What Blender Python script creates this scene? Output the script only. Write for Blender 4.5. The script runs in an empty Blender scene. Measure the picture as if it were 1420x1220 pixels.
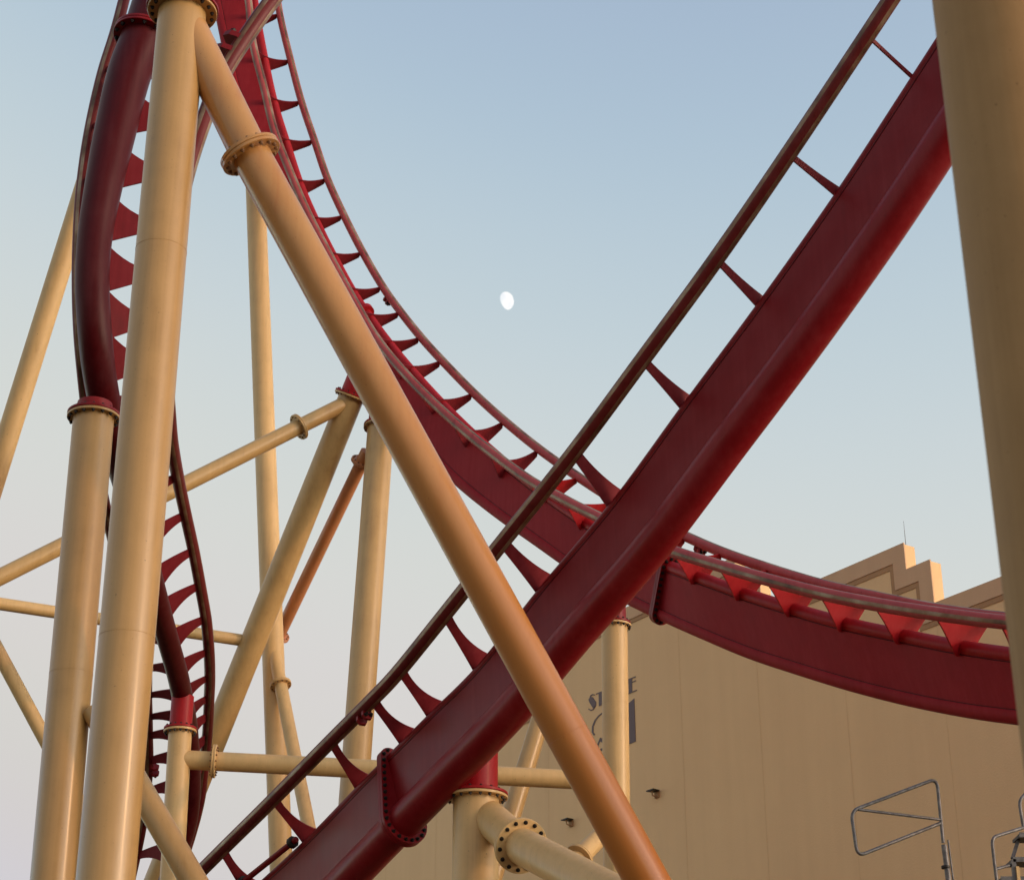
import bpy, bmesh, math, random
from mathutils import Vector, Matrix, Quaternion
random.seed(7)
scene = bpy.context.scene
col = scene.collection
R = math.radians

# ------------------------------------------------------------------ camera
PITCH = R(25.0); F = 2570.0
cp, sp = math.cos(PITCH), math.sin(PITCH)
CAM = Vector((0, 0, 1.6))
FW, UP, RT = Vector((0, cp, sp)), Vector((0, -sp, cp)), Vector((1, 0, 0))

def ray(x, y): return FW + RT * ((x - 710) / F) + UP * ((610 - y) / F)
def pz(x, y, z): return CAM + ray(x, y) * z              # measured direction, metres along the view
def at(x, y, Y):                                          # measured direction, metres of ground distance
    r = ray(x, y); return CAM + r * (Y / r.y)

cam_d = bpy.data.cameras.new('camera'); cam = bpy.data.objects.new('camera', cam_d); col.objects.link(cam)
cam.location = CAM; cam.rotation_euler = (math.pi / 2 + PITCH, 0, 0)
cam_d.sensor_width = 36; cam_d.lens = 36 * F / 1420; cam_d.clip_end = 6000; cam_d.clip_start = 0.1
cam_d.dof.use_dof = True; cam_d.dof.focus_distance = 38; cam_d.dof.aperture_fstop = 2.1
scene.camera = cam

# ------------------------------------------------------------------ materials
def mat_base(name):
    m = bpy.data.materials.new(name); m.use_nodes = True
    nt = m.node_tree; b = nt.nodes['Principled BSDF']
    return m, nt, b
def N(nt, t, **kw):
    n = nt.nodes.new(t)
    for k, v in kw.items():
        if k in n.inputs: n.inputs[k].default_value = v
        else: setattr(n, k, v)
    return n
def ramp(nt, stops):
    n = nt.nodes.new('ShaderNodeValToRGB')
    e = n.color_ramp.elements
    e[0].position, e[0].color = stops[0][0], (*stops[0][1], 1)
    e[1].position, e[1].color = stops[-1][0], (*stops[-1][1], 1)
    for p, c in stops[1:-1]:
        x = e.new(p); x.color = (*c, 1)
    return n

def paint(name, base, dirt, rough=.35, coat=.3, streak=.5, scale=1.6, bump=.02, speck=True, spec=.5):
    """sun-chalked enamel: broad fading, run-off streaks, small chips and a faint orange peel"""
    m, nt, b = mat_base(name); L = nt.links.new
    g = N(nt, 'ShaderNodeNewGeometry')
    n1 = N(nt, 'ShaderNodeTexNoise', Scale=scale, Detail=6.0, Roughness=.6); L(g.outputs['Position'], n1.inputs['Vector'])
    mp = N(nt, 'ShaderNodeMapping'); mp.inputs['Scale'].default_value = (9, 9, .35); L(g.outputs['Position'], mp.inputs['Vector'])
    n2 = N(nt, 'ShaderNodeTexNoise', Scale=1.0, Detail=5.0, Roughness=.65); L(mp.outputs[0], n2.inputs['Vector'])
    mx = N(nt, 'ShaderNodeMix', data_type='FLOAT'); mx.inputs[0].default_value = streak
    L(n1.outputs['Fac'], mx.inputs[2]); L(n2.outputs['Fac'], mx.inputs[3])
    light = tuple(min(1, c * 1.12 + .008) for c in base)
    r = ramp(nt, [(.28, dirt), (.46, base), (.66, light)])
    L(mx.outputs[0], r.inputs[0])
    out = r.outputs[0]
    if speck:
        n3 = N(nt, 'ShaderNodeTexNoise', Scale=26.0, Detail=3.0); L(g.outputs['Position'], n3.inputs['Vector'])
        r3 = ramp(nt, [(.70, (0, 0, 0)), (.76, (1, 1, 1))]); L(n3.outputs['Fac'], r3.inputs[0])
        mm = N(nt, 'ShaderNodeMix', data_type='RGBA'); L(r3.outputs[0], mm.inputs[0]); L(out, mm.inputs[6])
        mm.inputs[7].default_value = (*[c * .55 for c in dirt], 1); out = mm.outputs[2]
    L(out, b.inputs['Base Color'])
    rr = N(nt, 'ShaderNodeMapRange'); rr.inputs['To Min'].default_value = rough - .08; rr.inputs['To Max'].default_value = rough + .14
    L(n1.outputs['Fac'], rr.inputs[0]); L(rr.outputs[0], b.inputs['Roughness'])
    b.inputs['Specular IOR Level'].default_value = spec
    b.inputs['Coat Weight'].default_value = coat; b.inputs['Coat Roughness'].default_value = .18
    bp = N(nt, 'ShaderNodeBump', Strength=.25, Distance=bump)
    n4 = N(nt, 'ShaderNodeTexNoise', Scale=14.0, Detail=3.0); L(g.outputs['Position'], n4.inputs['Vector'])
    L(n4.outputs['Fac'], bp.inputs['Height']); L(bp.outputs[0], b.inputs['Normal'])
    return m

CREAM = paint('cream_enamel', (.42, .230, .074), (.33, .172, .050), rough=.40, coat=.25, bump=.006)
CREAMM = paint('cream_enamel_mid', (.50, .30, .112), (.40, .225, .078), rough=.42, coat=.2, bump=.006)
CREAMX = paint('cream_enamel_vignette', (.31, .170, .066), (.26, .135, .05), rough=.6, coat=.0, spec=.2, bump=.006)  # frame-edge column: lens vignetting put into a darker cream
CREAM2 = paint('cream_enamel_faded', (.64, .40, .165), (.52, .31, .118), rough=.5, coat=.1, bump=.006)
CREAMB = paint('cream_enamel_glow', (.47, .225, .068), (.42, .16, .035), rough=.36, scale=.35, streak=.3, coat=.3, bump=.006)
def painted_glow(m, tint, z0, z1):
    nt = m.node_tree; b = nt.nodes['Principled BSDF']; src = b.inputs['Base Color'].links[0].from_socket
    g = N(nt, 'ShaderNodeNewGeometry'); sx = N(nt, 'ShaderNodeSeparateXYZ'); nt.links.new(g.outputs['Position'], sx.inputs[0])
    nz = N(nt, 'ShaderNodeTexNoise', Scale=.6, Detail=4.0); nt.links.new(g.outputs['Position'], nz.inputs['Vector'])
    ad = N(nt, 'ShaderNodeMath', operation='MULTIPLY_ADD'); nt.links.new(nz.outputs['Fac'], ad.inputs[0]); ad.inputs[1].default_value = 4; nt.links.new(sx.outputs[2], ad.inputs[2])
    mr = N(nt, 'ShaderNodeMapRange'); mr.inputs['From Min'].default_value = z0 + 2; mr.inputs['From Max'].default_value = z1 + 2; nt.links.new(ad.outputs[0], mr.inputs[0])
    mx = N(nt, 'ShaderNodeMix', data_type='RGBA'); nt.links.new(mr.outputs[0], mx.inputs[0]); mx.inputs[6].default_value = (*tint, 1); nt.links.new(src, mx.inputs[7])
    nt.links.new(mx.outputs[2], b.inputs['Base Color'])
painted_glow(CREAMB, (.44, .135, .020), 7, 17)  # warm reflected glow on the leg's lower part, painted into its colour
CREAMR = paint('cream_enamel_red_reflection', (.50, .19, .075), (.42, .25, .12), rough=.42, coat=.2, bump=.006)  # the red track's reflection on this brace is painted into its cream
RED = paint('dark_red_enamel', (.20, .004, .007), (.17, .004, .006), rough=.40, coat=.03, bump=.004, spec=.22)
RED2 = paint('bright_red_enamel', (.33, .006, .010), (.26, .006, .009), rough=.45, coat=.03, bump=.006, spec=.22)
REDB = paint('weathered_red_enamel', (.29, .012, .018), (.245, .010, .015), rough=.55, coat=.0, bump=.006, spec=.15)
REDL = paint('shaded_red_enamel', (.065, .002, .004), (.048, .002, .003), rough=.4, coat=.0, bump=.006, spec=.16)  # shade on the left spine put into a darker red; weld seams share it
REDP = paint('chalky_rose_enamel', (.40, .065, .065), (.28, .03, .035), rough=.5, coat=.0, bump=.006, spec=.2)
REDT = paint('shaded_crimson_enamel', (.17, .010, .016), (.12, .008, .012), rough=.6, coat=.0, bump=.006, spec=.15)
REDF = paint('faded_red_enamel', (.22, .018, .026), (.15, .010, .015), rough=.5, coat=.0, spec=.25, bump=.006, scale=3)
RAILRED = paint('rail_dark_red', (.13, .012, .012), (.07, .007, .007), rough=.4, coat=.03, spec=.2, bump=.006, scale=3)
m, nt, b = mat_base('worn_running_steel'); L = nt.links.new
g = N(nt, 'ShaderNodeNewGeometry'); n1 = N(nt, 'ShaderNodeTexNoise', Scale=1.6, Detail=4.0, Roughness=.6); L(g.outputs['Position'], n1.inputs['Vector'])
r = ramp(nt, [(.3, (.09, .04, .022)), (.5, (.22, .115, .06)), (.68, (.33, .24, .16))]); L(n1.outputs['Fac'], r.inputs[0]); L(r.outputs[0], b.inputs['Base Color'])
b.inputs['Metallic'].default_value = .35; b.inputs['Roughness'].default_value = .42
STEEL = m
m, nt, b = mat_base('galvanised_tube'); L = nt.links.new
g = N(nt, 'ShaderNodeNewGeometry'); n1 = N(nt, 'ShaderNodeTexNoise', Scale=12.0, Detail=5.0); L(g.outputs['Position'], n1.inputs['Vector'])
r = ramp(nt, [(.35, (.10, .09, .088)), (.65, (.19, .17, .165))]); L(n1.outputs['Fac'], r.inputs[0]); L(r.outputs[0], b.inputs['Base Color'])
b.inputs['Metallic'].default_value = .5; b.inputs['Roughness'].default_value = .5
GALV = m
m, nt, b = mat_base('black_bolt_steel'); b.inputs['Base Color'].default_value = (.022, .015, .013, 1); b.inputs['Metallic'].default_value = .5; b.inputs['Roughness'].default_value = .5
BOLT = m
m, nt, b = mat_base('cream_bolt'); b.inputs['Base Color'].default_value = (.20, .10, .045, 1); b.inputs['Roughness'].default_value = .5
BOLTC = m
# rendered wall
def stucco(name, c1, c2, bump=.3):
    m, nt, b = mat_base(name); L = nt.links.new
    g = N(nt, 'ShaderNodeNewGeometry')
    n1 = N(nt, 'ShaderNodeTexNoise', Scale=.35, Detail=7.0, Roughness=.6); L(g.outputs['Position'], n1.inputs['Vector'])
    mp = N(nt, 'ShaderNodeMapping'); mp.inputs['Scale'].default_value = (2.2, 2.2, .12); L(g.outputs['Position'], mp.inputs['Vector'])
    n2 = N(nt, 'ShaderNodeTexNoise', Scale=1.0, Detail=6.0, Roughness=.6); L(mp.outputs[0], n2.inputs['Vector'])
    mx = N(nt, 'ShaderNodeMix', data_type='FLOAT'); mx.inputs[0].default_value = .5; L(n1.outputs['Fac'], mx.inputs[2]); L(n2.outputs['Fac'], mx.inputs[3])
    r = ramp(nt, [(.33, c1), (.62, c2)]); L(mx.outputs[0], r.inputs[0]); L(r.outputs[0], b.inputs['Base Color'])
    b.inputs['Roughness'].default_value = .85
    n3 = N(nt, 'ShaderNodeTexNoise', Scale=22.0, Detail=5.0); L(g.outputs['Position'], n3.inputs['Vector'])
    bp = N(nt, 'ShaderNodeBump', Strength=bump, Distance=.02); L(n3.outputs['Fac'], bp.inputs['Height']); L(bp.outputs[0], b.inputs['Normal'])
    return m
WALL = stucco('tan_stucco', (.78, .480, .245), (.83, .52, .265))
TRIM = stucco('rose_stucco_trim', (.60, .35, .20), (.66, .40, .23))
TRIM2 = stucco('brown_stucco_line', (.40, .20, .095), (.45, .24, .11))
JOINT = stucco('joint_sealant', (.72, .44, .22), (.78, .48, .24))
m, nt, b = mat_base('mauve_letter_paint'); b.inputs['Base Color'].default_value = (.15, .095, .095, 1); b.inputs['Roughness'].default_value = .7
LETTER = m
GROUND = stucco('dusty_pavement', (.055, .034, .02), (.085, .052, .03), .5)

# ------------------------------------------------------------------ objects
def tag(o, label=None, cat=None, group=None, kind=None):
    if label: o['label'] = label
    if cat: o['category'] = cat
    if group: o['group'] = group
    if kind: o['kind'] = kind
def thing(name, loc, label, cat, group=None):
    o = bpy.data.objects.new(name, None); col.objects.link(o); o.location = loc
    o.empty_display_size = .2; tag(o, label, cat, group); return o
def origin(o):
    v = Vector((0, 0, 0))
    while o is not None: v += o.location; o = o.parent
    return v
def mesh(name, bm, mats, parent=None, smooth=True, angle=40):
    me = bpy.data.meshes.new(name)
    bmesh.ops.recalc_face_normals(bm, faces=bm.faces[:])
    if parent is not None: bmesh.ops.translate(bm, vec=-origin(parent), verts=bm.verts[:])
    for f in bm.faces: f.smooth = smooth
    if smooth:
        for e in bm.edges:
            if len(e.link_faces) == 2 and e.calc_face_angle(0) > R(angle): e.smooth = False
    bm.to_mesh(me); bm.free()
    for mm in (mats if isinstance(mats, (list, tuple)) else [mats]): me.materials.append(mm)
    o = bpy.data.objects.new(name, me); col.objects.link(o)
    if parent is not None: o.parent = parent
    return o

def frame_of(d):
    d = d.normalized(); a = Vector((0, 0, 1)) if abs(d.z) < .9 else Vector((1, 0, 0))
    u = d.cross(a).normalized(); return u, d.cross(u).normalized()
def tube(bm, pts, rad, seg=28, cap=True, closed=False):
    """round tube along a polyline with parallel-transported rings"""
    n = len(pts); rings = []
    rad = rad if isinstance(rad, (list, tuple)) else [rad] * n
    u = None
    for i, p in enumerate(pts):
        if closed: d = (pts[(i + 1) % n] - pts[i - 1])
        else: d = pts[min(i + 1, n - 1)] - pts[max(i - 1, 0)]
        d.normalize()
        if u is None: u, v = frame_of(d)
        else:
            u = (u - d * u.dot(d)).normalized(); v = d.cross(u)
        rings.append([bm.verts.new(p + (u * math.cos(2 * math.pi * k / seg) + v * math.sin(2 * math.pi * k / seg)) * rad[i]) for k in range(seg)])
    m_ = n if closed else n - 1
    for i in range(m_):
        a, c = rings[i], rings[(i + 1) % n]
        for k in range(seg): bm.faces.new((a[k], a[(k + 1) % seg], c[(k + 1) % seg], c[k]))
    if cap and not closed: bm.faces.new(rings[0][::-1]); bm.faces.new(rings[-1])
def prism(bm, loop, vec):
    """solid between a loop of points and the same loop moved by vec"""
    a = [bm.verts.new(p) for p in loop]; c = [bm.verts.new(p + vec) for p in loop]
    bm.faces.new(a[::-1]); bm.faces.new(c); n = len(loop)
    for i in range(n): bm.faces.new((a[i], a[(i + 1) % n], c[(i + 1) % n], c[i]))
def catmull(P, t):
    n = len(P); i = min(int(t), n - 2); f = t - i
    p0, p1, p2, p3 = P[max(i - 1, 0)], P[i], P[i + 1], P[min(i + 2, n - 1)]
    if i == 0: p0 = p1 * 2 - p2
    if i == n - 2: p3 = p2 * 2 - p1
    return (p1 * 2 + (p2 - p0) * f + (p0 * 2 - p1 * 5 + p2 * 4 - p3) * f * f + (p1 * 3 - p0 - p2 * 3 + p3) * f ** 3) * .5
def dense(P, k=6): return [catmull(P, i / k) for i in range((len(P) - 1) * k + 1)]

bolt_me = {}
def bolt_mesh(r, mat):
    key = (round(r, 3), mat.name)
    if key not in bolt_me:
        bm = bmesh.new()
        def cyl(r_, z0, z1, s):
            a = [bm.verts.new((r_ * math.cos(2 * math.pi * k / s), r_ * math.sin(2 * math.pi * k / s), z0)) for k in range(s)]
            c = [bm.verts.new((v.co.x, v.co.y, z1)) for v in a]
            bm.faces.new(a[::-1]); bm.faces.new(c)
            for k in range(s): bm.faces.new((a[k], a[(k + 1) % s], c[(k + 1) % s], c[k]))
        cyl(r * 1.25, -.004, r * .18, 12); cyl(r, r * .18, r * 1.15, 6); cyl(r * .5, r * 1.15, r * 1.7, 8)
        me = bpy.data.meshes.new('bolt'); bm.to_mesh(me); bm.free(); me.materials.append(mat); bolt_me[key] = me
    return bolt_me[key]
def bolt(p, d, r, mat, parent):
    o = bpy.data.objects.new('bolt', bolt_mesh(r, mat)); col.objects.link(o)
    o.parent = parent; o.location = p - origin(parent); o.rotation_euler = d.to_track_quat('Z', 'Y').to_euler()
    return o
def ring_plate(bm, c, d, r0, r1, th, seg=40, chamf=.008):
    """flange ring from c, thickness th along d, bevelled rims"""
    d = d.normalized(); u, v = frame_of(d)
    prof = [(r0, 0), (r1 - chamf, 0), (r1, chamf), (r1, th - chamf), (r1 - chamf, th), (r0, th)]
    rings = [[bm.verts.new(c + d * h + (u * math.cos(2 * math.pi * k / seg) + v * math.sin(2 * math.pi * k / seg)) * r) for k in range(seg)] for r, h in prof]
    for i in range(len(rings)):
        a, b2 = rings[i], rings[(i + 1) % len(rings)]
        for k in range(seg): bm.faces.new((a[k], a[(k + 1) % seg], b2[(k + 1) % seg], b2[k]))
def flange(parent, c, d, rp, rf, th, mat, boltmat, nb=14, side=1, br=.028, two=True, mat2=None, both=False):
    """one or two bolted rings round a pipe of radius rp; bolts on the face(s) the axis d points from"""
    d = d.normalized(); bm = bmesh.new()
    ring_plate(bm, c, d, rp * .9, rf, th)
    if two and mat2 is None: ring_plate(bm, c + d * (th + .006), d, rp * .9, rf, th)
    o = mesh('flange', bm, mat, parent)
    u, v = frame_of(d)
    rb = (rp + rf) / 2 + .012
    tot = th * (2 if two else 1) + (.006 if two else 0)
    for k in range(nb):
        a = 2 * math.pi * (k + .5) / nb
        off = (u * math.cos(a) + v * math.sin(a)) * rb
        bolt(c + off, -d, br, boltmat, o)
        if both: bolt(c + d * tot + off, d, br, boltmat, o)
    return o
def extend(a, b_, zg=0.0):
    """point where the line a->b reaches the ground"""
    d = b_ - a; return a + d * ((zg - a.z) / d.z)

# ------------------------------------------------------------------ ground
bm = bmesh.new()
bmesh.ops.create_grid(bm, x_segments=8, y_segments=8, size=3000)
g_ = mesh('ground', bm, GROUND, None, smooth=False); tag(g_, kind='structure')

# ------------------------------------------------------------------ support columns and struts
def pipe(parent, name, a, b_, r, mat, weld=True, r2=None, seg=48, weld_b=False):
    bm = bmesh.new(); n = 10
    pts = [a.lerp(b_, i / n) for i in range(n + 1)]
    rr = [r + ((r2 or r) - r) * i / n for i in range(n + 1)]
    tube(bm, pts, rr, seg)
    o = mesh(name, bm, mat, parent)
    return o
def weld_ring(parent, c, d, r, mat):
    d = d.normalized(); u, v = frame_of(d); bm = bmesh.new()
    pts = [c + (u * math.cos(2 * math.pi * k / 40) + v * math.sin(2 * math.pi * k / 40)) * (r + .001) for k in range(40)]
    tube(bm, pts, .0035, 6, closed=True)
    return mesh('weld', bm, mat, parent)

def column(label, top, low, r, mat=CREAM, fl=None, group=None, welds=(.35,), nb=16, boltmat=BOLTC, name='support_column', cat='support column'):
    """pipe from its top flange down to a footing on the ground"""
    base = extend(top, low)
    t = thing(name, base, label, cat, group)
    d = (base - top).normalized()
    pipe(t, 'pipe', top, base, r, mat)
    for w in welds: weld_ring(t, top.lerp(base, w), d, r, mat)
    bm = bmesh.new(); ring_plate(bm, base + Vector((0, 0, .002)), Vector((0, 0, 1)), r * .8, r * 1.7, .06); mesh('base_plate', bm, mat, t)
    if fl:
        # flange ring: cream plate under the joint, bolts showing below
        flange(t, top + d * .055, -d, r, fl, .05, mat, boltmat, nb=nb, two=False)
    return t, d

# big front column and its raking leg
A_top, A_low = at(253, 15, 25), at(146, 1225, 25)
tA, dA = column('thickest cream column at left, a raking leg branching off under its top flange', A_top, A_low, .395, CREAM, .575, welds=(.22, .52), boltmat=BOLT, nb=18)
B0, B1, B2 = at(262, 42, 25.02), at(347, 214, 25.2), at(898, 1222, 27)
base = extend(B1, B2)
tB = thing('raking_leg', base, 'long cream leg with painted glow slanting across both red tracks, bolted flange near its top', 'support strut')
dB = (B2 - B1).normalized()
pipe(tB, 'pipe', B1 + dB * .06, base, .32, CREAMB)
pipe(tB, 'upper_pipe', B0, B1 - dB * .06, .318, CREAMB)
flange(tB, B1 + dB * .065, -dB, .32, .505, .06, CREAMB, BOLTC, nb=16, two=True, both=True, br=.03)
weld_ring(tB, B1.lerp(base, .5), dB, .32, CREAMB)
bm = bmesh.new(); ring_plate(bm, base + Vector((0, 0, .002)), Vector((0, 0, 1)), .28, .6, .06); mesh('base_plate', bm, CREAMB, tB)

# column behind it on the left
C_top, C_low = at(130, 577, 29), at(73, 1225, 29)
tC, dC = column('cream column half hidden behind the thickest left column, dark flange under the big red curve', C_top, C_low, .35, CREAM, .455, welds=(.3, .7), boltmat=BOLT, nb=16)
# brace from it towards the ground
K0, K1 = at(131, 985, 28.9), at(269, 1222, 28.4)
def strut(label, a, b_, r, mat=CREAM, fl=(), ground=False, name='brace_pipe', nb=12, rf=1.7, cat='brace', both=True, th=.04, br=.02, boltmat=BOLTC):
    if ground: b_ = extend(a, b_)
    t = thing(name, b_, label, cat)
    pipe(t, 'pipe', a, b_, r, mat, seg=36)
    d = (b_ - a).normalized()
    for f_ in fl:
        c = a + d * ((f_ - a).dot(d))
        flange(t, c - d * th, d, r, r * rf, th, mat, boltmat, nb=nb, two=True, both=both, br=br)
    return t
strut('thick cream brace slanting down across the thin column at bottom left', K0, K1, .205, CREAM, ground=True)

# far left raking leg behind the big curve
column('blurred cream leg slanting down left out of the frame behind the left red curve', at(121, 252, 31.6), at(0, 640, 33), .215, CREAM2, welds=(.4,), name='raking_leg', cat='support strut')
# leaning leg E
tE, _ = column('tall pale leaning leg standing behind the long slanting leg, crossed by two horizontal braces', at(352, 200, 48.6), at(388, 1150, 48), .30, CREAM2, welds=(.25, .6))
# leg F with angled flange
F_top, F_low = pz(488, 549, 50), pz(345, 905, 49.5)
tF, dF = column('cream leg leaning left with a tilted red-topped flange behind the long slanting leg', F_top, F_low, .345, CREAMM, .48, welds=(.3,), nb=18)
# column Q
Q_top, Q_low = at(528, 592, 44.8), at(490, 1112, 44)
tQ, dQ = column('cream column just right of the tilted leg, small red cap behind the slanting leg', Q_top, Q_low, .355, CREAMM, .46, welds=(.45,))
# column P in front of the building
P_top, P_low = at(852, 866, 39.8), at(856, 1225, 39.8)
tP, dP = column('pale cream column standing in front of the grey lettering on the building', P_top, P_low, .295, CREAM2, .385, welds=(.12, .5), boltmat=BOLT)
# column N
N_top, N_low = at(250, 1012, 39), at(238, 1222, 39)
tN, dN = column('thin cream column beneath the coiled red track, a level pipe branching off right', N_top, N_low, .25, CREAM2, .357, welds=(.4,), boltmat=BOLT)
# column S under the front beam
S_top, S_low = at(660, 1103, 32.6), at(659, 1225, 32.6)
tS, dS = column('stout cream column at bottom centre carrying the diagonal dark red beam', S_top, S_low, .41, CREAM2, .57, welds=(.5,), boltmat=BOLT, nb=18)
# near right column
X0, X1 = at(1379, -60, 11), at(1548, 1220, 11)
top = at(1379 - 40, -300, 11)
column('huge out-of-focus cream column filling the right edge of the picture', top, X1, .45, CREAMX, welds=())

# branch of S
a, c_, e_ = pz(672, 1128, 32.9), pz(722, 1172, 31.4), pz(836, 1232, 28.4)
t = thing('brace_pipe', extend(c_, e_), 'thick cream brace with round bolted flange coming off the stout bottom centre column', 'brace')
pipe(t, 'elbow', a, c_, .31, CREAM2); d = (e_ - c_).normalized()
pipe(t, 'pipe', c_, extend(c_, e_), .31, CREAM2)
flange(t, c_ + d * .05, -d, .31, .47, .05, CREAM2, BOLT, nb=14, two=True, br=.03)

# braces
O0, O1 = at(256, 1053, 39), at(842, 1083, 39.8)
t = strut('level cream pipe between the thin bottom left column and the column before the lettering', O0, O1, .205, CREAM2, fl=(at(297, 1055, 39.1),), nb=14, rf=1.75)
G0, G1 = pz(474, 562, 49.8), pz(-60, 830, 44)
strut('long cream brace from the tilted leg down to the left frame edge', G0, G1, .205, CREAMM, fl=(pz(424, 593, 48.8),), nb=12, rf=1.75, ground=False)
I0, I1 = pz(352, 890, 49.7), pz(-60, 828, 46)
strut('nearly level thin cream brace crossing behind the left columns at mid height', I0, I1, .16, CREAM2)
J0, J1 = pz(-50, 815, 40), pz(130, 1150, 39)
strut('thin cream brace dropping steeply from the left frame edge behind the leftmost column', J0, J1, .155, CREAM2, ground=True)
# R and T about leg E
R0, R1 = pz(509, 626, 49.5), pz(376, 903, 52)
strut('slanting brace with painted red reflection between two leaning legs, a round flange at each end', R0, R1, .175, CREAMR, fl=(pz(501, 641, 49.6), pz(388, 881, 51.8)), nb=12, rf=1.75, br=.022)
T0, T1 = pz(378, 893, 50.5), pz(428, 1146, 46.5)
strut('slim cream brace under the reddened one, leaning right, flange near its top', T0, T1, .175, CREAM2, fl=(pz(388.5, 951, 49.6),), ground=True, nb=12, rf=1.65)
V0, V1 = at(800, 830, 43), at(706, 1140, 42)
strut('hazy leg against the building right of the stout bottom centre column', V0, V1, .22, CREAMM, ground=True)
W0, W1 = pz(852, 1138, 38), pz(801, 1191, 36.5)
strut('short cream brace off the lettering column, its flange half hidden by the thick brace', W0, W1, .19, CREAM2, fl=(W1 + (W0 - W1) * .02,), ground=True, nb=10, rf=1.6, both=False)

# ------------------------------------------------------------------ coaster tracks
def rail_tube(parent, P, NN, UU, r, red, label=None, k=6, sgn=1):
    """round rail, painted, with bare strips where the wheels run: top, bottom and outer side"""
    pts = dense(P, k); ns = dense(NN, k); us = dense(UU, k); seg = 32
    bm = bmesh.new(); rings = []
    for i, p in enumerate(pts):
        d = (pts[min(i + 1, len(pts) - 1)] - pts[max(i - 1, 0)]).normalized()
        n_ = ns[i] - d * ns[i].dot(d); n_.normalize(); u_ = us[i] - d * us[i].dot(d) - n_ * us[i].dot(n_); u_.normalize()
        rings.append([bm.verts.new(p + (n_ * math.cos(2 * math.pi * (j + .5) / seg) * sgn + u_ * math.sin(2 * math.pi * (j + .5) / seg)) * (r[i] if isinstance(r, list) else r)) for j in range(seg)])
    for i in range(len(rings) - 1):
        for j in range(seg):
            f = bm.faces.new((rings[i][j], rings[i][(j + 1) % seg], rings[i + 1][(j + 1) % seg], rings[i + 1][j]))
            ang = ((j + 1) / seg * 360) % 360
            steel = ang < 22 or ang > 338 or 68 < ang < 118 or 250 < ang < 292
            f.material_index = 1 if steel else 0
    bm.faces.new(rings[0][::-1]); bm.faces.new(rings[-1])
    return mesh('rail', bm, [red, STEEL], parent)

def tie(parent, Rn, Rf, S, rt, mat, rr=.1, dip=.5, th=.03, drop=.9, pw=1.35, pt_=2.0, flare=0.0, tipw=.07, Nv=None, U=None):
    """transverse plate: two tapering arms reaching up to the rails, saddled over the top chord"""
    if Nv is None:
        Nv = (Rn - Rf).normalized(); U = (Rn + Rf) * .5 - S; U = (U - Nv * U.dot(Nv)).normalized()
    T = Nv.cross(U); rb = rt + .035 + flare
    def arm(Rp, sg):
        n0, u0 = (Rp - S).dot(Nv), (Rp - S).dot(U); n0 -= sg * rr * .5
        lo_end = sg * rb
        d0 = dip * hm
        up = [(n0 * (1 - i / 10), d0 + (u0 - d0) * (1 - i / 10) ** pt_) for i in range(11)]
        lo = [(n0 + (lo_end - n0) * i / 10, (u0 - tipw * 2) + (-rt * drop - (u0 - tipw * 2)) * (i / 10) ** pw) for i in range(11)]
        return up, lo
    hm = max((Rn - S).dot(U), .15)
    un, ln = arm(Rn, 1); uf, lf = arm(Rf, -1)
    path = un + uf[::-1][1:] + lf + ln[::-1]
    sh = (S + Nv * 0)
    loop = [sh + Nv * n + U * u - T * th / 2 for n, u in path]
    bm = bmesh.new(); prism(bm, loop, T * th)
    return mesh('tie', bm, mat, parent, smooth=False)

def fin_pair(parent, C, Tn, wb, back, tips, wt, mat, th=.032, bow=.2, low=.0, name='tie'):
    """cross tie: a gusset foot of width wb on the chord, flaring up in two hollow-edged arms to the rails"""
    bm = bmesh.new(); Tn = Tn.normalized()
    P1, P2 = C - Tn * wb / 2, C + Tn * wb / 2 + back
    for tip in tips:
        w = (P2 - P1).normalized(); a_, b_ = tip - w * wt / 2, tip + w * wt / 2
        c2 = (b_ + P2) * .5 - w * bow * wb; c1 = (a_ + P1) * .5 - w * low * wb
        q = lambda p, c, r_, f: p * (1 - f) ** 2 + c * 2 * f * (1 - f) + r_ * f * f
        e1 = [q(P1, c1, a_, i / 10) for i in range(11)]; e2 = [q(b_, c2, P2, i / 10) for i in range(11)]
        nn = (P2 - P1).cross(tip - P1).normalized()
        prism(bm, [p - nn * th / 2 for p in e1 + e2], nn * th)
    return mesh(name, bm, mat, parent, smooth=False)

def keyhole_flange(parent, S, B, T, rs, rb, mat, th=.07, nb=9, bside=-1, br=.032):
    """joint plate shaped like the spine section: small round, straight flanks, large round"""
    T = T.normalized(); W = (B - S); L_ = W.length; W = (W - T * W.dot(T)).normalized(); V = T.cross(W)
    def outline(r1, r2):
        out = []
        a0 = math.asin(max(-1, min(1, (r2 - r1) / L_)))
        for i in range(15):
            a = math.pi / 2 + a0 + (math.pi - 2 * a0) * i / 14
            out.append(S + (W * math.cos(a) + V * math.sin(a)) * r1)
        for i in range(19):
            a = -math.pi / 2 - a0 + (math.pi + 2 * a0) * i / 18
            out.append(B + (W * math.cos(a) + V * math.sin(a)) * r2)
        return out
    o1 = outline(rs, rb); bm = bmesh.new()
    prism(bm, [p - T * (th + .004) for p in o1], T * th); prism(bm, [p + T * .004 for p in o1], T * th)
    o = mesh('joint_plate', bm, mat, parent)
    pts = outline(rs - .06, rb - .06); pts.append(pts[0])
    lens = [0]
    for i in range(len(pts) - 1): lens.append(lens[-1] + (pts[i + 1] - pts[i]).length)
    n = int(lens[-1] / .135)
    for k in range(n):
        s = lens[-1] * k / n
        i = max(j for j in range(len(lens)) if lens[j] <= s); i = min(i, len(pts) - 2)
        p = pts[i].lerp(pts[i + 1], (s - lens[i]) / max(1e-6, lens[i + 1] - lens[i]))
        bolt(p + T * bside * (th + .004), T * bside, br, BOLT, o)
    return o

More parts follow.
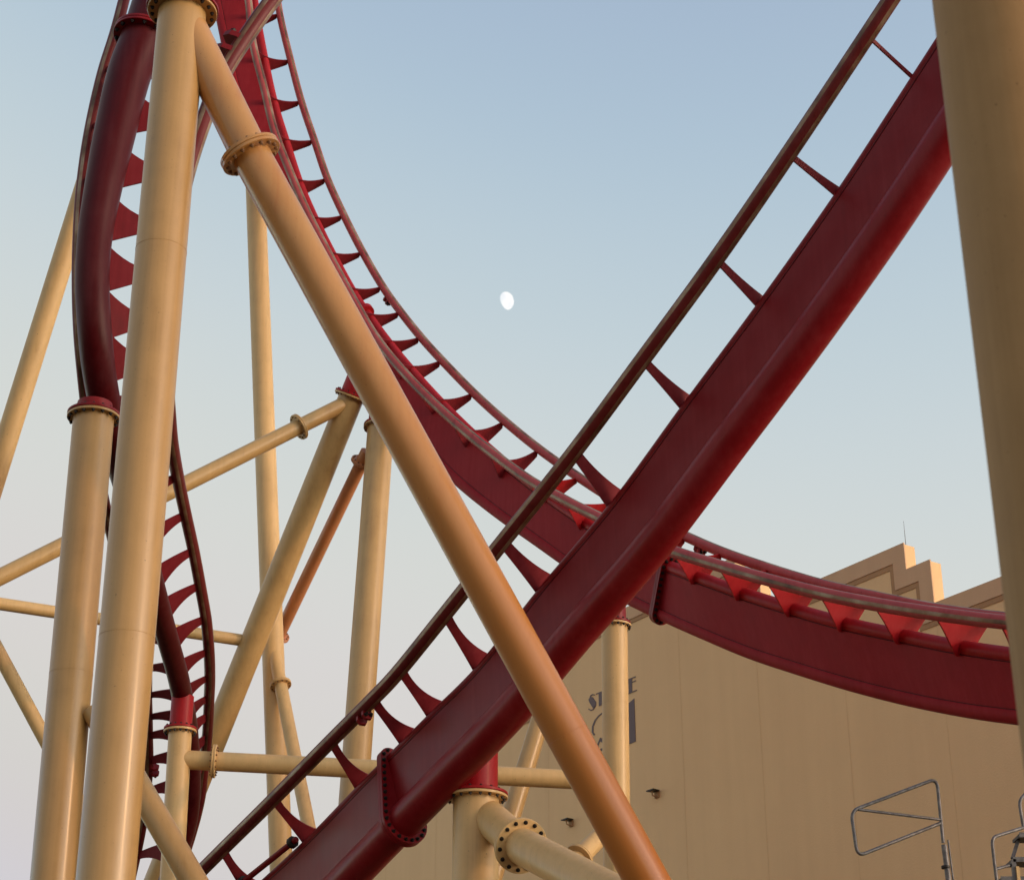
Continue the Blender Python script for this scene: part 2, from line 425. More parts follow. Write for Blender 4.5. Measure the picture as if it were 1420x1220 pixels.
def spine(parent, S, B, rs, rb, mat, k=6, tw=.8, mat_b=None, mat_t=None):
    s, b2 = dense(S, k), dense(B, k)
    bm = bmesh.new(); tube(bm, s, rs, 28); mesh('top_chord', bm, mat_t or mat, parent)
    bm = bmesh.new(); tube(bm, b2, rb, 40); mesh('main_tube', bm, mat_b or mat, parent)
    bm = bmesh.new(); rings = []
    r_s = rs if not isinstance(rs, list) else rs[0]
    for i in range(len(s)):
        d = (s[min(i + 1, len(s) - 1)] - s[max(i - 1, 0)]).normalized()
        w = (b2[i] - s[i]).normalized(); v = d.cross(w).normalized() * r_s * tw
        q = [s[i] + v, b2[i] + v, b2[i] - v, s[i] - v]
        rings.append([bm.verts.new(p) for p in q])
    for i in range(len(rings) - 1):
        for j in range(4): bm.faces.new((rings[i][j], rings[i][(j + 1) % 4], rings[i + 1][(j + 1) % 4], rings[i + 1][j]))
    bm.faces.new(rings[0][::-1]); bm.faces.new(rings[-1])
    return mesh('web', bm, mat, parent)
def seams(parent, S, B, rs, rb, mat, side, tw=.8, rows=None, w=.010):
    """weld beads: along both edges of the web and across it at some stations"""
    s, b2 = dense(S, 6), dense(B, 6); bm = bmesh.new(); l1, l2 = [], []; fr = []
    for i in range(len(s)):
        d = (s[min(i + 1, len(s) - 1)] - s[max(i - 1, 0)]).normalized()
        wv = (b2[i] - s[i]); L_ = wv.length; wv.normalize(); v = d.cross(wv).normalized() * (rs * tw + .001) * side
        l1.append(s[i] + v + wv * rs * .8); 
        hb = math.sqrt(max(rb ** 2 - (rs * tw) ** 2, 0)); l2.append(b2[i] + v - wv * (hb + .004)); fr.append(v)
    tube(bm, l1, w, 5); tube(bm, l2, w, 5)
    for r_ in (rows or []):
        i = int(r_ * 6); tube(bm, [l1[i].lerp(l2[i], q / 4) for q in range(5)], w * .8, 5)
    return mesh('weld_seam', bm, mat, parent)

def clamp(parent, p, T, V, s, mat):
    """rail splice bracket: two hex-bolted lugs"""
    T = T.normalized(); V = (V - T * V.dot(T)).normalized(); X = T.cross(V); bm = bmesh.new()
    for q in (-1, 1):
        c = p + T * s * .55 * q
        loop = [c + V * a_ * s + X * b_ * s for a_, b_ in ((-.2, -.5), (.5, -.62), (1.0, -.35), (1.0, .35), (.5, .62), (-.2, .5))]
        prism(bm, [l - T * s * .18 for l in loop], T * s * .36)
    o = mesh('rail_splice', bm, mat, parent, smooth=False)
    for q in (-.3, .3): bolt(p + T * s * .74 + V * s * .55 + X * s * q, T, s * .2, BOLT, o)
    return o

# ---- front diagonal track -------------------------------------------------
rail_px = [(1300, -98), (1199, 55), (1090, 219), (990, 364), (888, 503), (793, 631), (694, 755), (611, 859), (551, 933), (513, 973), (453, 1033), (373, 1114), (302, 1184), (218, 1268)]
S_px = [(1369, -42), (1271, 110), (1167, 269), (1059, 422), (955, 562), (856, 697), (757, 815), (669, 925), (604, 990), (566, 1028), (503, 1091), (430, 1166), (350, 1240), (268, 1318)]
W_px = [(61, 50), (61, 50), (60, 51), (58, 53), (54, 57), (49, 60), (45, 61), (38, 63), (32, 71), (30, 74), (28, 77), (26, 79), (26, 79), (26, 79)]
zf = [28.8, 29, 29.3, 29.7, 30.2, 30.9, 31.7, 32.6, 33.5, 34.0, 34.9, 36.1, 37.3, 38.5]
FS, FB, FR, FF, FN, FU = [], [], [], [], [], []
for i, z in enumerate(zf):
    FS.append(pz(*S_px[i], z)); FB.append(pz(S_px[i][0] + W_px[i][0], S_px[i][1] + W_px[i][1], z - .88)); FR.append(pz(*rail_px[i], z - .38))
for i in range(len(zf)):
    T = (FS[min(i + 1, len(zf) - 1)] - FS[max(i - 1, 0)]).normalized()
    U = (FS[i] - FB[i]); U = (U - T * U.dot(T)).normalized(); Nn = T.cross(U)
    if Nn.dot(CAM - FS[i]) < 0: Nn = -Nn
    dn = (FR[i] - FS[i]).dot(Nn); FN.append(Nn); FU.append(U)
    FF.append(FR[i] - Nn * 2 * dn - U * .22)
loc = extend(S_top, S_low)
tk1 = thing('coaster_track', loc, 'dark red track rising diagonally to the upper right on a deep beam', 'coaster track', 'red roller coaster tracks')
n_ = len(dense(FS, 6)); rF = [.305 + .045 * max(0, (i / n_ - .4) / .6) for i in range(n_)]
spine(tk1, FS, FB, .095, rF, RED, tw=.85)
seams(tk1, FS, FB, .095, .33, REDL, 1, tw=.85); seams(tk1, FS, FB, .095, .33, REDL, -1, tw=.85)
rail_tube(tk1, FR, FN, FU, .135, RAILRED)
rail_tube(tk1, FF, [-n for n in FN], FU, .135, RAILRED, sgn=1)
foot = [.05, .06, .17, .22, .30, .42, .46, .48, .50, .50, .48, .48, .5, .5]
for i in range(len(zf)):
    T_ = FS[max(i - 1, 0)] - FS[min(i + 1, len(zf) - 1)]
    fin_pair(tk1, FS[i] + FU[i] * .07, T_, foot[i], FW * foot[i] * .55, [catmull(FR, max(0, i - (.09 if i > 6 else .035))), catmull(FF, max(0, i - .06))],   .05 + foot[i] * .30, REDF, bow=.42 if i > 6 else .22, low=-.04)
# joint plate and stiffener
S9, B9 = catmull(FS, 9.45), catmull(FB, 9.6); T9 = (catmull(FS, 9.0) - catmull(FS, 10.0))
keyhole_flange(tk1, S9, B9, T9, .23, .47, RED, th=.07, bside=1)
def stub(parent, a, b_, r, rf, mat, name='support_stub'):
    o = pipe(parent, name, a, b_, r, mat)
    d = (b_ - a).normalized(); bm = bmesh.new(); ring_plate(bm, b_ - d * .05, d, r * .9, rf, .05); mesh('stub_flange', bm, mat, o)
    u, v = frame_of(d)
    for k in range(16):
        a_ = 2 * math.pi * (k + .5) / 16; bolt(b_ - d * .05 + (u * math.cos(a_) + v * math.sin(a_)) * ((r + rf) / 2 + .01), -d, .026, BOLT, o)
    return o
up = Vector((0, 0, 1))
stub(tk1, S_top + up * .84, S_top + up * .004, .39, .57, RED2)
clamp(tk1, catmull(FR, 9.2) + FU[9] * -.1, T9, -FU[9], .17, RED)
# walkway-side tension rod near the bottom
bm = bmesh.new(); q0, q1 = catmull(FR, 11.1).lerp(catmull(FS, 11.1), .8), catmull(FR, 13).lerp(catmull(FS, 13), .55)
tube(bm, [q0.lerp(q1, i / 6) for i in range(7)], .06, 14)
rod = mesh('brake_rod', bm, RED, tk1)
for f_ in (0.02, .42, .5):
    bm = bmesh.new(); c0 = q0.lerp(q1, f_); dd = (q1 - q0).normalized(); ring_plate(bm, c0, dd, .03, .12, .1, seg=10); mesh('rod_collar', bm, BOLT, rod)

# ---- back sweeping track --------------------------------------------------
near = [(337, -50), (345, 6), (351, 62), (366, 122), (380, 180), (401, 236), (424, 290), (448, 338), (474, 387), (493, 421), (517, 462), (543, 497), (584, 542), (630, 585), (681, 627), (733, 665), (784, 694), (836, 720), (886, 743), (936, 765), (1000, 785), (1066, 804), (1140, 823), (1216, 838), (1300, 851), (1390, 862), (1480, 869)]
far = [(380, -40), (388, 20), (403, 84), (418, 141), (436, 195), (454, 248), (477, 299), (503, 350), (531, 398), (556, 433), (584, 468), (613, 500), (657, 545), (700, 584), (748, 623), (803, 662), (855, 695), (903, 720), (952, 744), (1003, 766), (1069, 789), (1138, 810), (1208, 826), (1290, 843), (1375, 855), (1462, 863), (1550, 868)]
SS = [(347, -35), (356, 25), (367, 85), (380, 144), (397, 199), (416, 257), (438, 308), (463, 358), (490, 407), (514, 443), (541, 479), (571, 515), (614, 562), (659, 606), (707, 648), (760, 689), (813, 725), (866, 756), (917, 781), (968, 800), (1031, 823), (1101, 845), (1173, 865), (1253, 882), (1336, 898), (1422, 910), (1510, 918)]
BB = [(296, -25), (308, 35), (322, 100), (337, 157), (355, 212), (376, 275), (398, 330), (425, 384), (452, 436), (478, 478), (505, 517), (535, 560), (584, 613), (634, 664), (687, 707), (745, 748), (804, 789), (862, 823), (919, 851), (978, 877), (1041, 903), (1111, 926), (1184, 948), (1264, 968), (1348, 984), (1434, 995), (1520, 1003)]
zn = [60, 59, 58, 57, 56, 55, 54, 53, 52, 51, 50, 49, 47.7, 46.3, 44.8, 43.3, 42, 40.8, 39.5, 38.2, 37, 35.7, 34.5, 33.3, 32, 30.8, 29.6]
KN = [pz(*p, z) for p, z in zip(near, zn)]; KF = [pz(*p, z + .85) for p, z in zip(far, zn)]
KS = [pz(*p, z + .5) for p, z in zip(SS, zn)]; KB = [pz(*p, z + .35) for p, z in zip(BB, zn)]
for _ in range(7):                                   # the track runs on past the picture's right edge
    for A_ in (KN, KF, KS, KB):
        st = (KS[26] - KS[25]); A_.append(A_[-1] + Vector((st.x, st.y, st.z * .8)))
KNv = [(a_ - b_).normalized() for a_, b_ in zip(KN, KF)]
KU = [(((a_ + b_) * .5) - s_).normalized() for a_, b_, s_ in zip(KN, KF, KS)]
tk2 = thing('coaster_track', extend(P_top, P_low), 'bright red track sweeping from top left to the right edge behind the diagonal beam', 'coaster track', 'red roller coaster tracks')
spine(tk2, KS, KB, .135, .155, REDB, tw=.75, mat_t=RED2)
seams(tk2, KS, KB, .135, .155, REDL, 1, tw=.75, rows=[11.4, 12.5, 13.5, 14.5, 15.5, 16.5, 18.6, 19.6, 20.6, 21.1, 22.4, 23.5, 24.3])
seams(tk2, KS, KB, .135, .155, REDL, -1, tw=.75)
rail_tube(tk2, KN, KNv, KU, .125, REDP); rail_tube(tk2, KF, [-n for n in KNv], KU, .115, REDP)
for i in range(15): tie(tk2, KN[i], KF[i], KS[i], .14, REDT, rr=.10, dip=.45, th=.045, drop=1.8, pw=.95, pt_=2.0, flare=.10, tipw=.09)  # far-curve ties take a darker red: shade on their undersides put into the colour
for i in range(15, len(KN)): tie(tk2, KN[i], KF[i], KS[i], .14, RED2, rr=.10, dip=.50 if i < 15 else .85, th=.035, drop=1.1, pw=1.1, pt_=2.6)
keyhole_flange(tk2, catmull(KS, 18.2), catmull(KB, 17.95), catmull(KS, 17) - catmull(KS, 19), .235, .255, RED, th=.07, bside=-1)
clamp(tk2, catmull(KF, 18.4) - KU[18] * .08, KS[19] - KS[17], -KU[18], .16, REDF)
clamp(tk2, catmull(KF, 8.4) - KU[8] * .06, KS[9] - KS[7], -KU[8], .15, REDF)
clamp(tk2, catmull(KS, 18.1) + KU[18] * .12, KS[19] - KS[17], KU[18], .12, RED2)
keyhole_flange(tk2, catmull(KS, 8.7), catmull(KB, 8.7), catmull(KS, 8) - catmull(KS, 9.4), .24, .26, RED2, th=.07, bside=1)
stub(tk2, P_top + up * .9, P_top + up * .004, .27, .37, RED)
dF_ = -dF; stub(tk2, F_top + dF_ * .9, F_top + dF_ * .004, .33, .48, RED2)
dQ_ = -dQ; stub(tk2, Q_top + dQ_ * .8, Q_top + dQ_ * .004, .34, .46, RED2)

# ---- left track: big curve coming down and coiling away -------------------
rows = [  # spine, left rail, right rail, depth of spine
 ((268, -190), (216, -200), (500, -200), 37), ((234, -60), (184, -60), (420, -60), 36.6), ((204, 40), (160, 36), (352, 36), 35.6), ((179, 104), (139, 104), (309, 104), 35), ((159, 186), (121, 184), (281, 172), 34.3),
 ((144, 256), (110, 260), (258, 245), 33.7), ((132, 326), (105, 334), (243, 318), 33.2), ((128, 392), (104, 400), (233, 385), 32.8),
 ((131, 453), (106, 460), (228, 448), 32.6), ((137, 512), (111, 518), (228, 506), 32.7), ((148, 572), (119, 585), (233, 560), 33.2), ((165, 635), (132, 655), (238, 613), 34.2),
 ((184, 703), (147, 720), (247, 664), 35.5), ((199, 762), (160, 770), (258, 716), 36.6), ((212, 812), (172, 812), (269, 766), 37.5), ((224, 855), (185, 852), (278, 814), 38.3), ((236, 898), (197, 890), (286, 860), 39.1),
 ((247, 938), (203, 929), (290, 905), 39.9), ((254, 973), (204, 966), (291, 940), 40.8), ((259, 1003), (205, 996), (290, 968), 41.6), ((262, 1030), (205.5, 1022), (289, 994), 42.1),
 ((264, 1062), (206, 1057), (287, 1025), 42.5), ((264, 1100), (203, 1100), (283, 1064), 42.9), ((259, 1142), (197, 1145), (277, 1110), 43.2), ((245, 1188), (188, 1190), (264, 1160), 43.5), ((225, 1245), (174, 1250), (244, 1220), 43.7)]
halfpx = [31, 31, 31, 30, 28.5, 26, 24, 23.5, 23.5, 23, 22, 20, 18, 17, 16.5, 15.5, 15, 14.8, 14.5, 14.5, 14, 14, 14, 14, 14, 14]
LB, LS, LL, LR = [], [], [], []
for (s, l, r_, z) in rows:
    f = min(1, max(0, (z - 31) / 10))
    LB.append(pz(*s, z)); LL.append(pz(l[0] + 5 * (1 - f), l[1], z + 1.5)); LR.append(pz(*r_, z + 1.1))
for s, l, r_ in zip(LB, LL, LR):
    M = (l + r_) * .5; LS.append(s + (M - s) * .28 + FW * .12)
LNv = [(a_ - b_).normalized() for a_, b_ in zip(LR, LL)]
LU = []
for a_, b_, s_ in zip(LL, LR, LS):
    u_ = ((a_ + b_) * .5 - s_); nn = (a_ - b_).normalized(); LU.append((u_ - nn * u_.dot(nn)).normalized())
tk3 = thing('coaster_track', extend(C_top, C_low), 'dark red track bowing down behind the thickest left column, then coiling away below', 'coaster track', 'red roller coaster tracks')
n_ = len(dense(LB, 6)); rB = [catmull([Vector((h * r_[3] / F, 0, 0)) for h, r_ in zip(halfpx, rows)], i / 6).x for i in range(n_)]
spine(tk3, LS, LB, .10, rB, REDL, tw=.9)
rail_tube(tk3, LL, [-n for n in LNv], LU, .115, RAILRED); rail_tube(tk3, LR, LNv, LU, [.175 - .05 * min(1, i / (n_ * .5)) for i in range(n_)], RAILRED)
for i in range(10, len(rows)):
    T_ = LS[i - 1] - LS[min(i + 1, len(rows) - 1)]
    fin_pair(tk3, catmull(LS, i), T_, .78, Vector((0, 0, 0)), [catmull(LR, i - .05), catmull(LL, i - .05)], .22, REDT, bow=-.10, low=-.42)
for i in range(3, 10):
    t_ = i - .35; T_ = catmull(LS, t_ - .5) - catmull(LS, t_ + .5)
    fin_pair(tk3, catmull(LS, t_), T_, 1.05, Vector((0, 0, 0)), [catmull(LR, t_ + .22), catmull(LL, t_ + .22)], .10, REDT, bow=.42, low=.0)
Tt = LB[1] - LB[2]
bm = bmesh.new()
o = flange(tk3, catmull(LB, 2.2), Tt, .43, .58, .06, RED, BOLT, nb=14, two=True, br=.035)
clamp(tk3, catmull(LL, 21.3) + LNv[21] * .1, LL[21] - LL[20], LNv[21], .17, RED)
clamp(tk3, catmull(LR, 2.4) - LNv[2] * .08, LR[2] - LR[3], -LNv[2], .32, RED)
stub(tk3, C_top + up * .24, C_top + up * .004, .30, .455, RED)
stub(tk3, N_top + up * .75, N_top + up * .004, .243, .357, RED2)
dAu = -dA; stub(tk3, A_top + dAu * 1.6, A_top + dAu * .004, .42, .60, RED)
# arm carrying the spine from the top of the big column
pipe(tk3, 'spine_arm', LB[1], A_top + dAu * 1.2, .3, RED)

# ------------------------------------------------------------------ building
D = Vector((.557, -.8305, 0)).normalized(); NB = Vector((-D.y * -1, D.x * -1, 0))
NB = Vector((D.y, -D.x, 0))                       # outward normal, towards the viewer's left
P0 = at(1252, 757, 45)
def wp(x, y, off=0.0):
    """measured direction onto the facade plane"""
    r = ray(x, y); t_ = (P0 - CAM).dot(NB) / r.dot(NB); return CAM + r * t_ + NB * off
def sv(x, y): p = wp(x, y); return ((p - P0).dot(D), p.z)
def fw(s, v, off=0.0): return Vector((P0.x + D.x * s, P0.y + D.y * s, v)) + NB * off
lev = [sv(640, 1019), sv(900, 829), sv(1037, 803.5), sv(1180, 786), sv(1273, 784.5), sv(1343, 819.5)]
v0, v1, v2, v3, v4, v5 = [a_[1] for a_ in lev]
xs = [sv(512, 1082)[0], sv(742, 930)[0], sv(1020, 790)[0], sv(1054, 805)[0], sv(1255, 772)[0], sv(1292, 800)[0], sv(1700, 700)[0]]
levels = [v0, v1, v2, v3, v4, v5]
top = []
for i in range(6): top += [(xs[i], levels[i]), (xs[i + 1], levels[i])]
tW = thing('building', fw(0, 0), 'large tan stucco building with a stepped roofline and grey lettering, behind the red tracks', 'building')
bm = bmesh.new()
TH = .38
prism(bm, [fw(xs[0], 0)] + [fw(s, v) for s, v in top] + [fw(xs[-1], 0)], -NB * TH)
mesh('wall', bm, WALL, tW, smooth=False)
# body behind the facade
bm = bmesh.new(); lo = min(levels) - 1.2
prism(bm, [fw(xs[0] + .3, 0, -TH - .003), fw(xs[0] + .3, lo, -TH - .003), fw(xs[-1] - .3, lo, -TH - .003), fw(xs[-1] - .3, 0, -TH - .003)], -NB * 30)
mesh('hall_body', bm, WALL, tW, smooth=False)
# trim band: follows the stepped edge
def band(w0, w1, off, name, mat):
    """strip between two inward offsets of the stepped roofline"""
    def offs(w):
        out = []; n = len(levels)
        for i in range(n):
            a_ = xs[i]; b_ = xs[i + 1]
            # falling step on the right if next level is lower
            if i > 0: a_ = xs[i] - w if levels[i - 1] > levels[i] else xs[i] + w
            if i < n - 1: b_ = xs[i + 1] - w if levels[i + 1] < levels[i] else xs[i + 1] + w
            out += [(a_, levels[i] - w), (b_, levels[i] - w)]
        return out
    A_, B_ = offs(w0), offs(w1); bm = bmesh.new()
    va = [bm.verts.new(fw(s, v, .004)) for s, v in A_]; vb = [bm.verts.new(fw(s, v, .004)) for s, v in B_]
    vc = [bm.verts.new(fw(s, v, off)) for s, v in A_]; vd = [bm.verts.new(fw(s, v, off)) for s, v in B_]
    for i in range(len(A_) - 1):
        bm.faces.new((vc[i], vc[i + 1], vd[i + 1], vd[i])); bm.faces.new((va[i], va[i + 1], vc[i + 1], vc[i])); bm.faces.new((vb[i], vb[i + 1], vd[i + 1], vd[i]))
    return mesh(name, bm, mat, tW, smooth=False)
band(-.03, .42, .04, 'parapet_trim', TRIM); band(.423, .56, .02, 'trim_line', TRIM2)
# cap of each lit step
# panel joints
ys = []
for x_ in (848, 949, 1062, 1182, 1313): ys.append(sv(x_, 1000)[0])
stp = (ys[-1] - ys[0]) / 4; bm = bmesh.new(); s_ = ys[0] - stp * 4
while s_ < xs[-1] - .5:
    if s_ > xs[0] + .5:
        tv = next(levels[i] for i in range(6) if xs[i] <= s_ < xs[i + 1]) - .62
        prism(bm, [fw(s_ - .010, .1, .002), fw(s_ - .010, tv, .002), fw(s_ + .010, tv, .002), fw(s_ + .010, .1, .002)], NB * .002)
    s_ += stp
mesh('panel_joint', bm, JOINT, tW, smooth=False)
# lightning rod
bm = bmesh.new(); p = fw(xs[4] - .12, v3, -.2); tube(bm, [p, p + up * .75], [.010, .004], 8); mesh('lightning_rod', bm, GALV, tW)
# lettering: STAGE over 21, art deco thick and thin strokes; crops in source pixels
def cr(x, y): return (770 + x / 7.1, 900 + y / 7.1)
def poly(bm, pts): prism(bm, [wp(*cr(*p), .004) for p in pts], NB * .012)
def stroke(bm, pts, w):
    n = len(pts)
    if not isinstance(w, (list, tuple)): w = [w] * n
    L1, L2 = [], []
    for i, (x, y) in enumerate(pts):
        a_, b_ = pts[max(i - 1, 0)], pts[min(i + 1, n - 1)]; dx, dy = b_[0] - a_[0], b_[1] - a_[1]; l_ = math.hypot(dx, dy) or 1
        nx, ny = -dy / l_ * w[i] / 2, dx / l_ * w[i] / 2
        L1.append((x + nx, y + ny)); L2.append((x - nx, y - ny))
    poly(bm, L1 + L2[::-1])
def letter(fn):
    bm = bmesh.new(); fn(bm); return mesh('letter', bm, LETTER, tW, smooth=False)
def l_S(bm):
    poly(bm, [(350, 465), (372, 470), (404, 520), (402, 560), (385, 578), (372, 575), (340, 525), (330, 495)])
    stroke(bm, [(346, 478), (352, 455), (372, 444), (392, 450)], 9); stroke(bm, [(393, 562), (375, 592), (352, 601), (330, 586)], 9)
def l_T(bm): stroke(bm, [(405, 441), (455, 420), (500, 401)], 9); poly(bm, [(430, 431), (470, 415), (472, 545), (432, 560)])
def l_A(bm):
    stroke(bm, [(480, 545), (524, 388)], 8); poly(bm, [(520, 388), (534, 383), (584, 500), (545, 517)]); stroke(bm, [(495, 490), (560, 465)], 8)
def l_G(bm):
    poly(bm, [(604, 370), (630, 362), (632, 482), (606, 488), (592, 440), (594, 400)]); stroke(bm, [(620, 368), (650, 340), (680, 345)], 9); stroke(bm, [(620, 482), (655, 480), (684, 455)], 9); stroke(bm, [(684, 455), (684, 410)], 14)
def l_E(bm):
    poly(bm, [(706, 300), (758, 291), (760, 423), (708, 440)])
    stroke(bm, [(706, 305), (795, 269)], 9); stroke(bm, [(757, 325), (797, 307)], 8); stroke(bm, [(708, 443), (805, 402)], 9)
def l_2(bm):
    stroke(bm, [(388, 843), (370, 815), (372, 760), (395, 700), (430, 655), (490, 610), (560, 600)], [16, 16, 14, 13, 11, 9, 8])
    poly(bm, [(560, 596), (600, 610), (628, 660), (622, 730), (560, 830), (470, 920), (440, 905), (520, 800), (560, 720), (575, 650)])
    stroke(bm, [(450, 870), (420, 945), (398, 1000)], 12); stroke(bm, [(398, 1005), (660, 925)], 22)
def l_1(bm): poly(bm, [(690, 562), (780, 483), (795, 906), (692, 950)])
for fn in (l_S, l_T, l_A, l_G, l_E, l_2, l_1): letter(fn)
# two small wall lamps on the facade
for (x, y, lb) in ((793, 1140, 'small lamp on the tan facade, the lower left of two'), (912, 1100, 'small lamp on the tan facade, the upper right of two')):
    c = wp(x, y); t = thing('wall_lamp', c, lb, 'wall lamp', 'small lamps on the tan facade')
    bm = bmesh.new(); prism(bm, [c + D * a_ + up * b_ + NB * .004 for a_, b_ in ((-.09, -.13), (.09, -.13), (.09, .05), (-.09, .05))], NB * .05); mesh('back_plate', bm, TRIM2, t, smooth=False)
    bm = bmesh.new(); prism(bm, [c + D * a_ + NB * b_ + up * .05 for a_, b_ in ((-.13, .03), (.13, .03), (.17, .30), (-.17, .30))], up * .035); mesh('hood', bm, BOLT, t, smooth=False)
    bm = bmesh.new(); tube(bm, [c + NB * .05 - up * .10, c + NB * .2 - up * .08, c + NB * .22 + up * .05], .02, 10); mesh('arm', bm, TRIM2, t)

# ------------------------------------------------------------------ access stairs at lower right
def rounded(pts, rad=.12, n=5):
    out = [pts[0]]
    for i in range(1, len(pts) - 1):
        a_, b_, c_ = pts[i - 1], pts[i], pts[i + 1]
        p, q = b_ + (a_ - b_).normalized() * rad, b_ + (c_ - b_).normalized() * rad
        for k in range(n + 1):
            f = k / n; out.append(p * (1 - f) ** 2 + b_ * 2 * f * (1 - f) + q * f * f)
    return out + [pts[-1]]
Y1 = 30
t = thing('swing_gate', extend(at(1303, 1138, Y1), at(1313, 1215, Y1)), 'grey tube gate frame on a post, hanging out over the lower right of the facade', 'gate')
bm = bmesh.new(); tube(bm, rounded([at(1308, 1168, Y1), at(1299, 1079, Y1), at(1180, 1124, Y1 - .6), at(1189, 1187, Y1 - .6), at(1304, 1141, Y1)], .16), .028, 14); mesh('gate_frame', bm, GALV, t)
bm = bmesh.new(); tube(bm, [at(1190, 1122, Y1 - .56), at(1304, 1136, Y1)], .024, 12); mesh('brace', bm, GALV, t)
p, q = at(1309, 1171, Y1), extend(at(1303, 1138, Y1), at(1313, 1215, Y1))
bm = bmesh.new(); tube(bm, [p, q], .045, 18); mesh('post', bm, GALV, t)
bm = bmesh.new(); off_ = Vector((.075, 0, 0)); tube(bm, [p + off_ + up * .08, q + off_], .016, 10); mesh('latch_rod', bm, GALV, t)
bm = bmesh.new(); ring_plate(bm, at(1311.5, 1204, Y1), up, .03, .07, .05, seg=16); mesh('collar', bm, BOLT, t)

t = thing('access_stairs', extend(at(1380, 1204, Y1), at(1384, 1240, Y1)), 'steel stair with dark treads and tube handrails at the bottom right corner', 'stairs')
bm = bmesh.new(); g0 = extend(at(1380, 1204, Y1), at(1382.6, 1224, Y1))
tube(bm, rounded([g0, at(1380, 1204, Y1), at(1375, 1161, Y1), at(1422, 1146, Y1 + .5)], .13), .027, 14); mesh('handrail', bm, GALV, t)
bm = bmesh.new(); tube(bm, [at(1380, 1205, Y1), at(1404, 1198, Y1 + .25)], .024, 12); mesh('mid_rail', bm, GALV, t)
bm = bmesh.new(); tube(bm, rounded([at(1419, 1146, Y1 + .5), at(1413, 1110, Y1 + .5), at(1440, 1080, Y1 + .9)], .12), .027, 14); mesh('handrail', bm, GALV, t)
def beam(a_, b_, w, h, name, mat, side=Vector((1, 0, 0))):
    d_ = (b_ - a_).normalized(); s_ = (side - d_ * side.dot(d_)).normalized(); n2 = d_.cross(s_); bm = bmesh.new()
    prism(bm, [a_ + s_ * w / 2 * i + n2 * h / 2 * j for i, j in ((-1, -1), (1, -1), (1, 1), (-1, 1))], b_ - a_); return mesh(name, bm, mat, t, smooth=False)
beam(at(1405, 1191, Y1 + .2), extend(at(1405, 1191, Y1 + .2), at(1408, 1222, Y1 + .2)), .07, .07, 'stair_post', GALV)
beam(at(1404, 1190, Y1 + .2), at(1414, 1158, Y1 + .5), .06, .03, 'stringer', GALV)
for (x0, y0, x1) in ((1404.5, 1194, 1440), (1413.5, 1160, 1450), (1388, 1221, 1425)):
    a_ = at(x0, y0, Y1 + .2); bm = bmesh.new(); b_ = Vector((1, 0, 0)) * (at(x1, y0, Y1).x - a_.x)
    prism(bm, [a_, a_ + Vector((0, .45, 0)), a_ + Vector((0, .45, .05)), a_ + Vector((0, 0, .05))], b_); mesh('tread', bm, BOLT, t, smooth=False)
    beam(a_ + Vector((0, -.02, .03)), a_ + b_ + Vector((0, -.02, .03)), .03, .08, 'nosing', GALV, side=Vector((0, 1, 0)))
beam(at(1410.5, 1201, Y1 + .15), extend(at(1410.5, 1201, Y1 + .15), at(1413, 1222, Y1 + .15)), .05, .05, 'stair_post', CREAM2)

# ------------------------------------------------------------------ moon
EXPO = 1.42; MOONE = 1.08 / 2 ** EXPO
m, nt, b = mat_base('moon_surface'); L = nt.links.new
g = N(nt, 'ShaderNodeTexCoord'); n1 = N(nt, 'ShaderNodeTexNoise', Scale=1.4, Detail=5.0); L(g.outputs['Object'], n1.inputs['Vector'])
r = ramp(nt, [(.40, (.90, .91, .93)), (.6, (1, 1, .97))]); L(n1.outputs['Fac'], r.inputs[0])
MOONN = (nt, b, r)
sx_ = N(nt, 'ShaderNodeSeparateXYZ'); L(g.outputs['Generated'], sx_.inputs[0])
r2 = ramp(nt, [(.0, (.80, .85, .90)), (.30, (.96, .97, .98)), (.5, (1, 1, 1))]); L(sx_.outputs[0], r2.inputs[0])  # terminator shading painted in: left limb dimmed in the emission colour
mm = N(nt, 'ShaderNodeMix', data_type='RGBA', blend_type='MULTIPLY'); mm.inputs[0].default_value = 1; L(r.outputs[0], mm.inputs[6]); L(r2.outputs[0], mm.inputs[7])
n1.inputs['Scale'].default_value = .09
L(mm.outputs[2], b.inputs['Emission Color']); b.inputs['Emission Strength'].default_value = MOONE; b.inputs['Base Color'].default_value = (0, 0, 0, 1); b.inputs['Roughness'].default_value = 1; b.inputs['Specular IOR Level'].default_value = 0  # sunlight on the moon stands in as emission
bm = bmesh.new(); bmesh.ops.create_uvsphere(bm, u_segments=48, v_segments=32, radius=1)
zM = 3500; kpx = zM / F; cM = pz(702.2, 417.2, zM)
a_ = R(12)
ax1 = (RT * math.cos(a_) - UP * math.sin(a_)); ax2 = (UP * math.cos(a_) + RT * math.sin(a_)); ax2 = (UP * math.cos(a_) - RT * math.sin(a_)); ax1 = (RT * math.cos(a_) + UP * math.sin(a_))
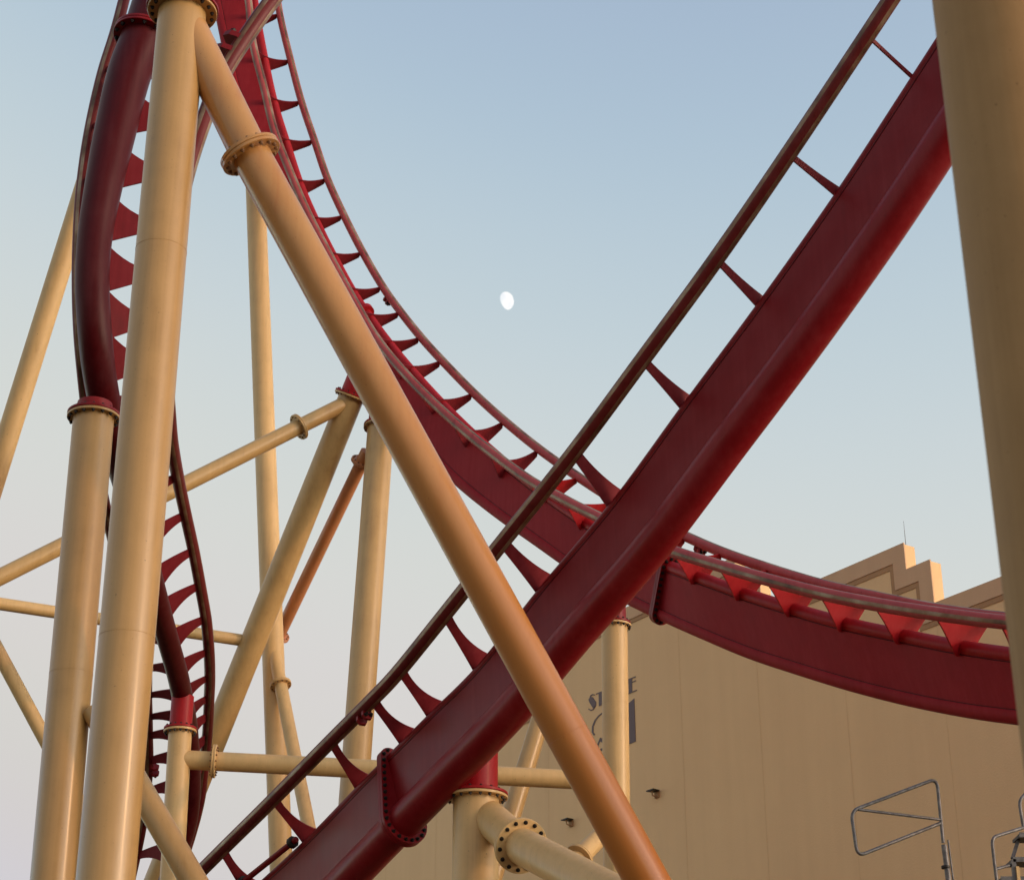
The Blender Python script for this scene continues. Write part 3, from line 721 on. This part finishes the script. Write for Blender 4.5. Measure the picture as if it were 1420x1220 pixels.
for v in bm.verts:
    x, y, z = v.co; sx = 10.3 if x > 0 else 8.0 + 1.6 * z
    v.co = cM + ax1 * (x * sx * kpx) + ax2 * (z * 12.6 * kpx) + FW * (y * 10 * kpx)
mo = mesh('moon', bm, m); tag(mo, 'pale gibbous moon alone in the middle of the blue sky', 'moon')

# ------------------------------------------------------------------ light
sun_dir = Vector((.92, -.38, .26)).normalized()
sd = bpy.data.lights.new('sun', 'SUN'); so = bpy.data.objects.new('sun', sd); col.objects.link(so)
sd.energy = .22; sd.angle = R(.6); sd.color = (1, .50, .20)
so.rotation_euler = sun_dir.to_track_quat('Z', 'Y').to_euler()
w = bpy.data.worlds.new('World'); scene.world = w; w.use_nodes = True; nt = w.node_tree
bg = nt.nodes['Background']; sky = nt.nodes.new('ShaderNodeTexSky'); sky.sky_type = 'NISHITA'; sky.sun_disc = False
sky.sun_elevation = math.asin(sun_dir.z); sky.sun_rotation = math.atan2(sun_dir.x, sun_dir.y)
sky.air_density = 1.0; sky.dust_density = .4; sky.ozone_density = 1.0; sky.altitude = 0
hs = nt.nodes.new('ShaderNodeHueSaturation'); hs.inputs['Saturation'].default_value = .5; hs.inputs['Value'].default_value = .126
# tone curve holds the band above the horizon no brighter than the sky higher up
cv = nt.nodes.new('ShaderNodeRGBCurve'); cc = cv.mapping.curves[3]
cc.points[0].location = (0, 0); cc.points[1].location = (1, .85)
for px_, py_ in ((.12, .090), (.18, .150), (.21, .192), (.255, .236), (.31, .255), (.40, .247), (.62, .250), (.80, .48)): cc.points.new(px_, py_)
cv.mapping.update()
sc = nt.nodes.new('ShaderNodeVectorMath'); sc.operation = 'SCALE'; sc.inputs[3].default_value = 1 / .15
nt.links.new(sky.outputs[0], hs.inputs['Color']); nt.links.new(hs.outputs[0], cv.inputs['Color']); nt.links.new(cv.outputs[0], sc.inputs[0]); nt.links.new(sc.outputs[0], bg.inputs[0])
bg.inputs[1].default_value = .15
scene.view_settings.view_transform = 'Standard'; scene.view_settings.look = 'None'; scene.view_settings.gamma = 1
scene.view_settings.exposure = EXPO
scene.render.resolution_x = 1024; scene.render.resolution_y = 879
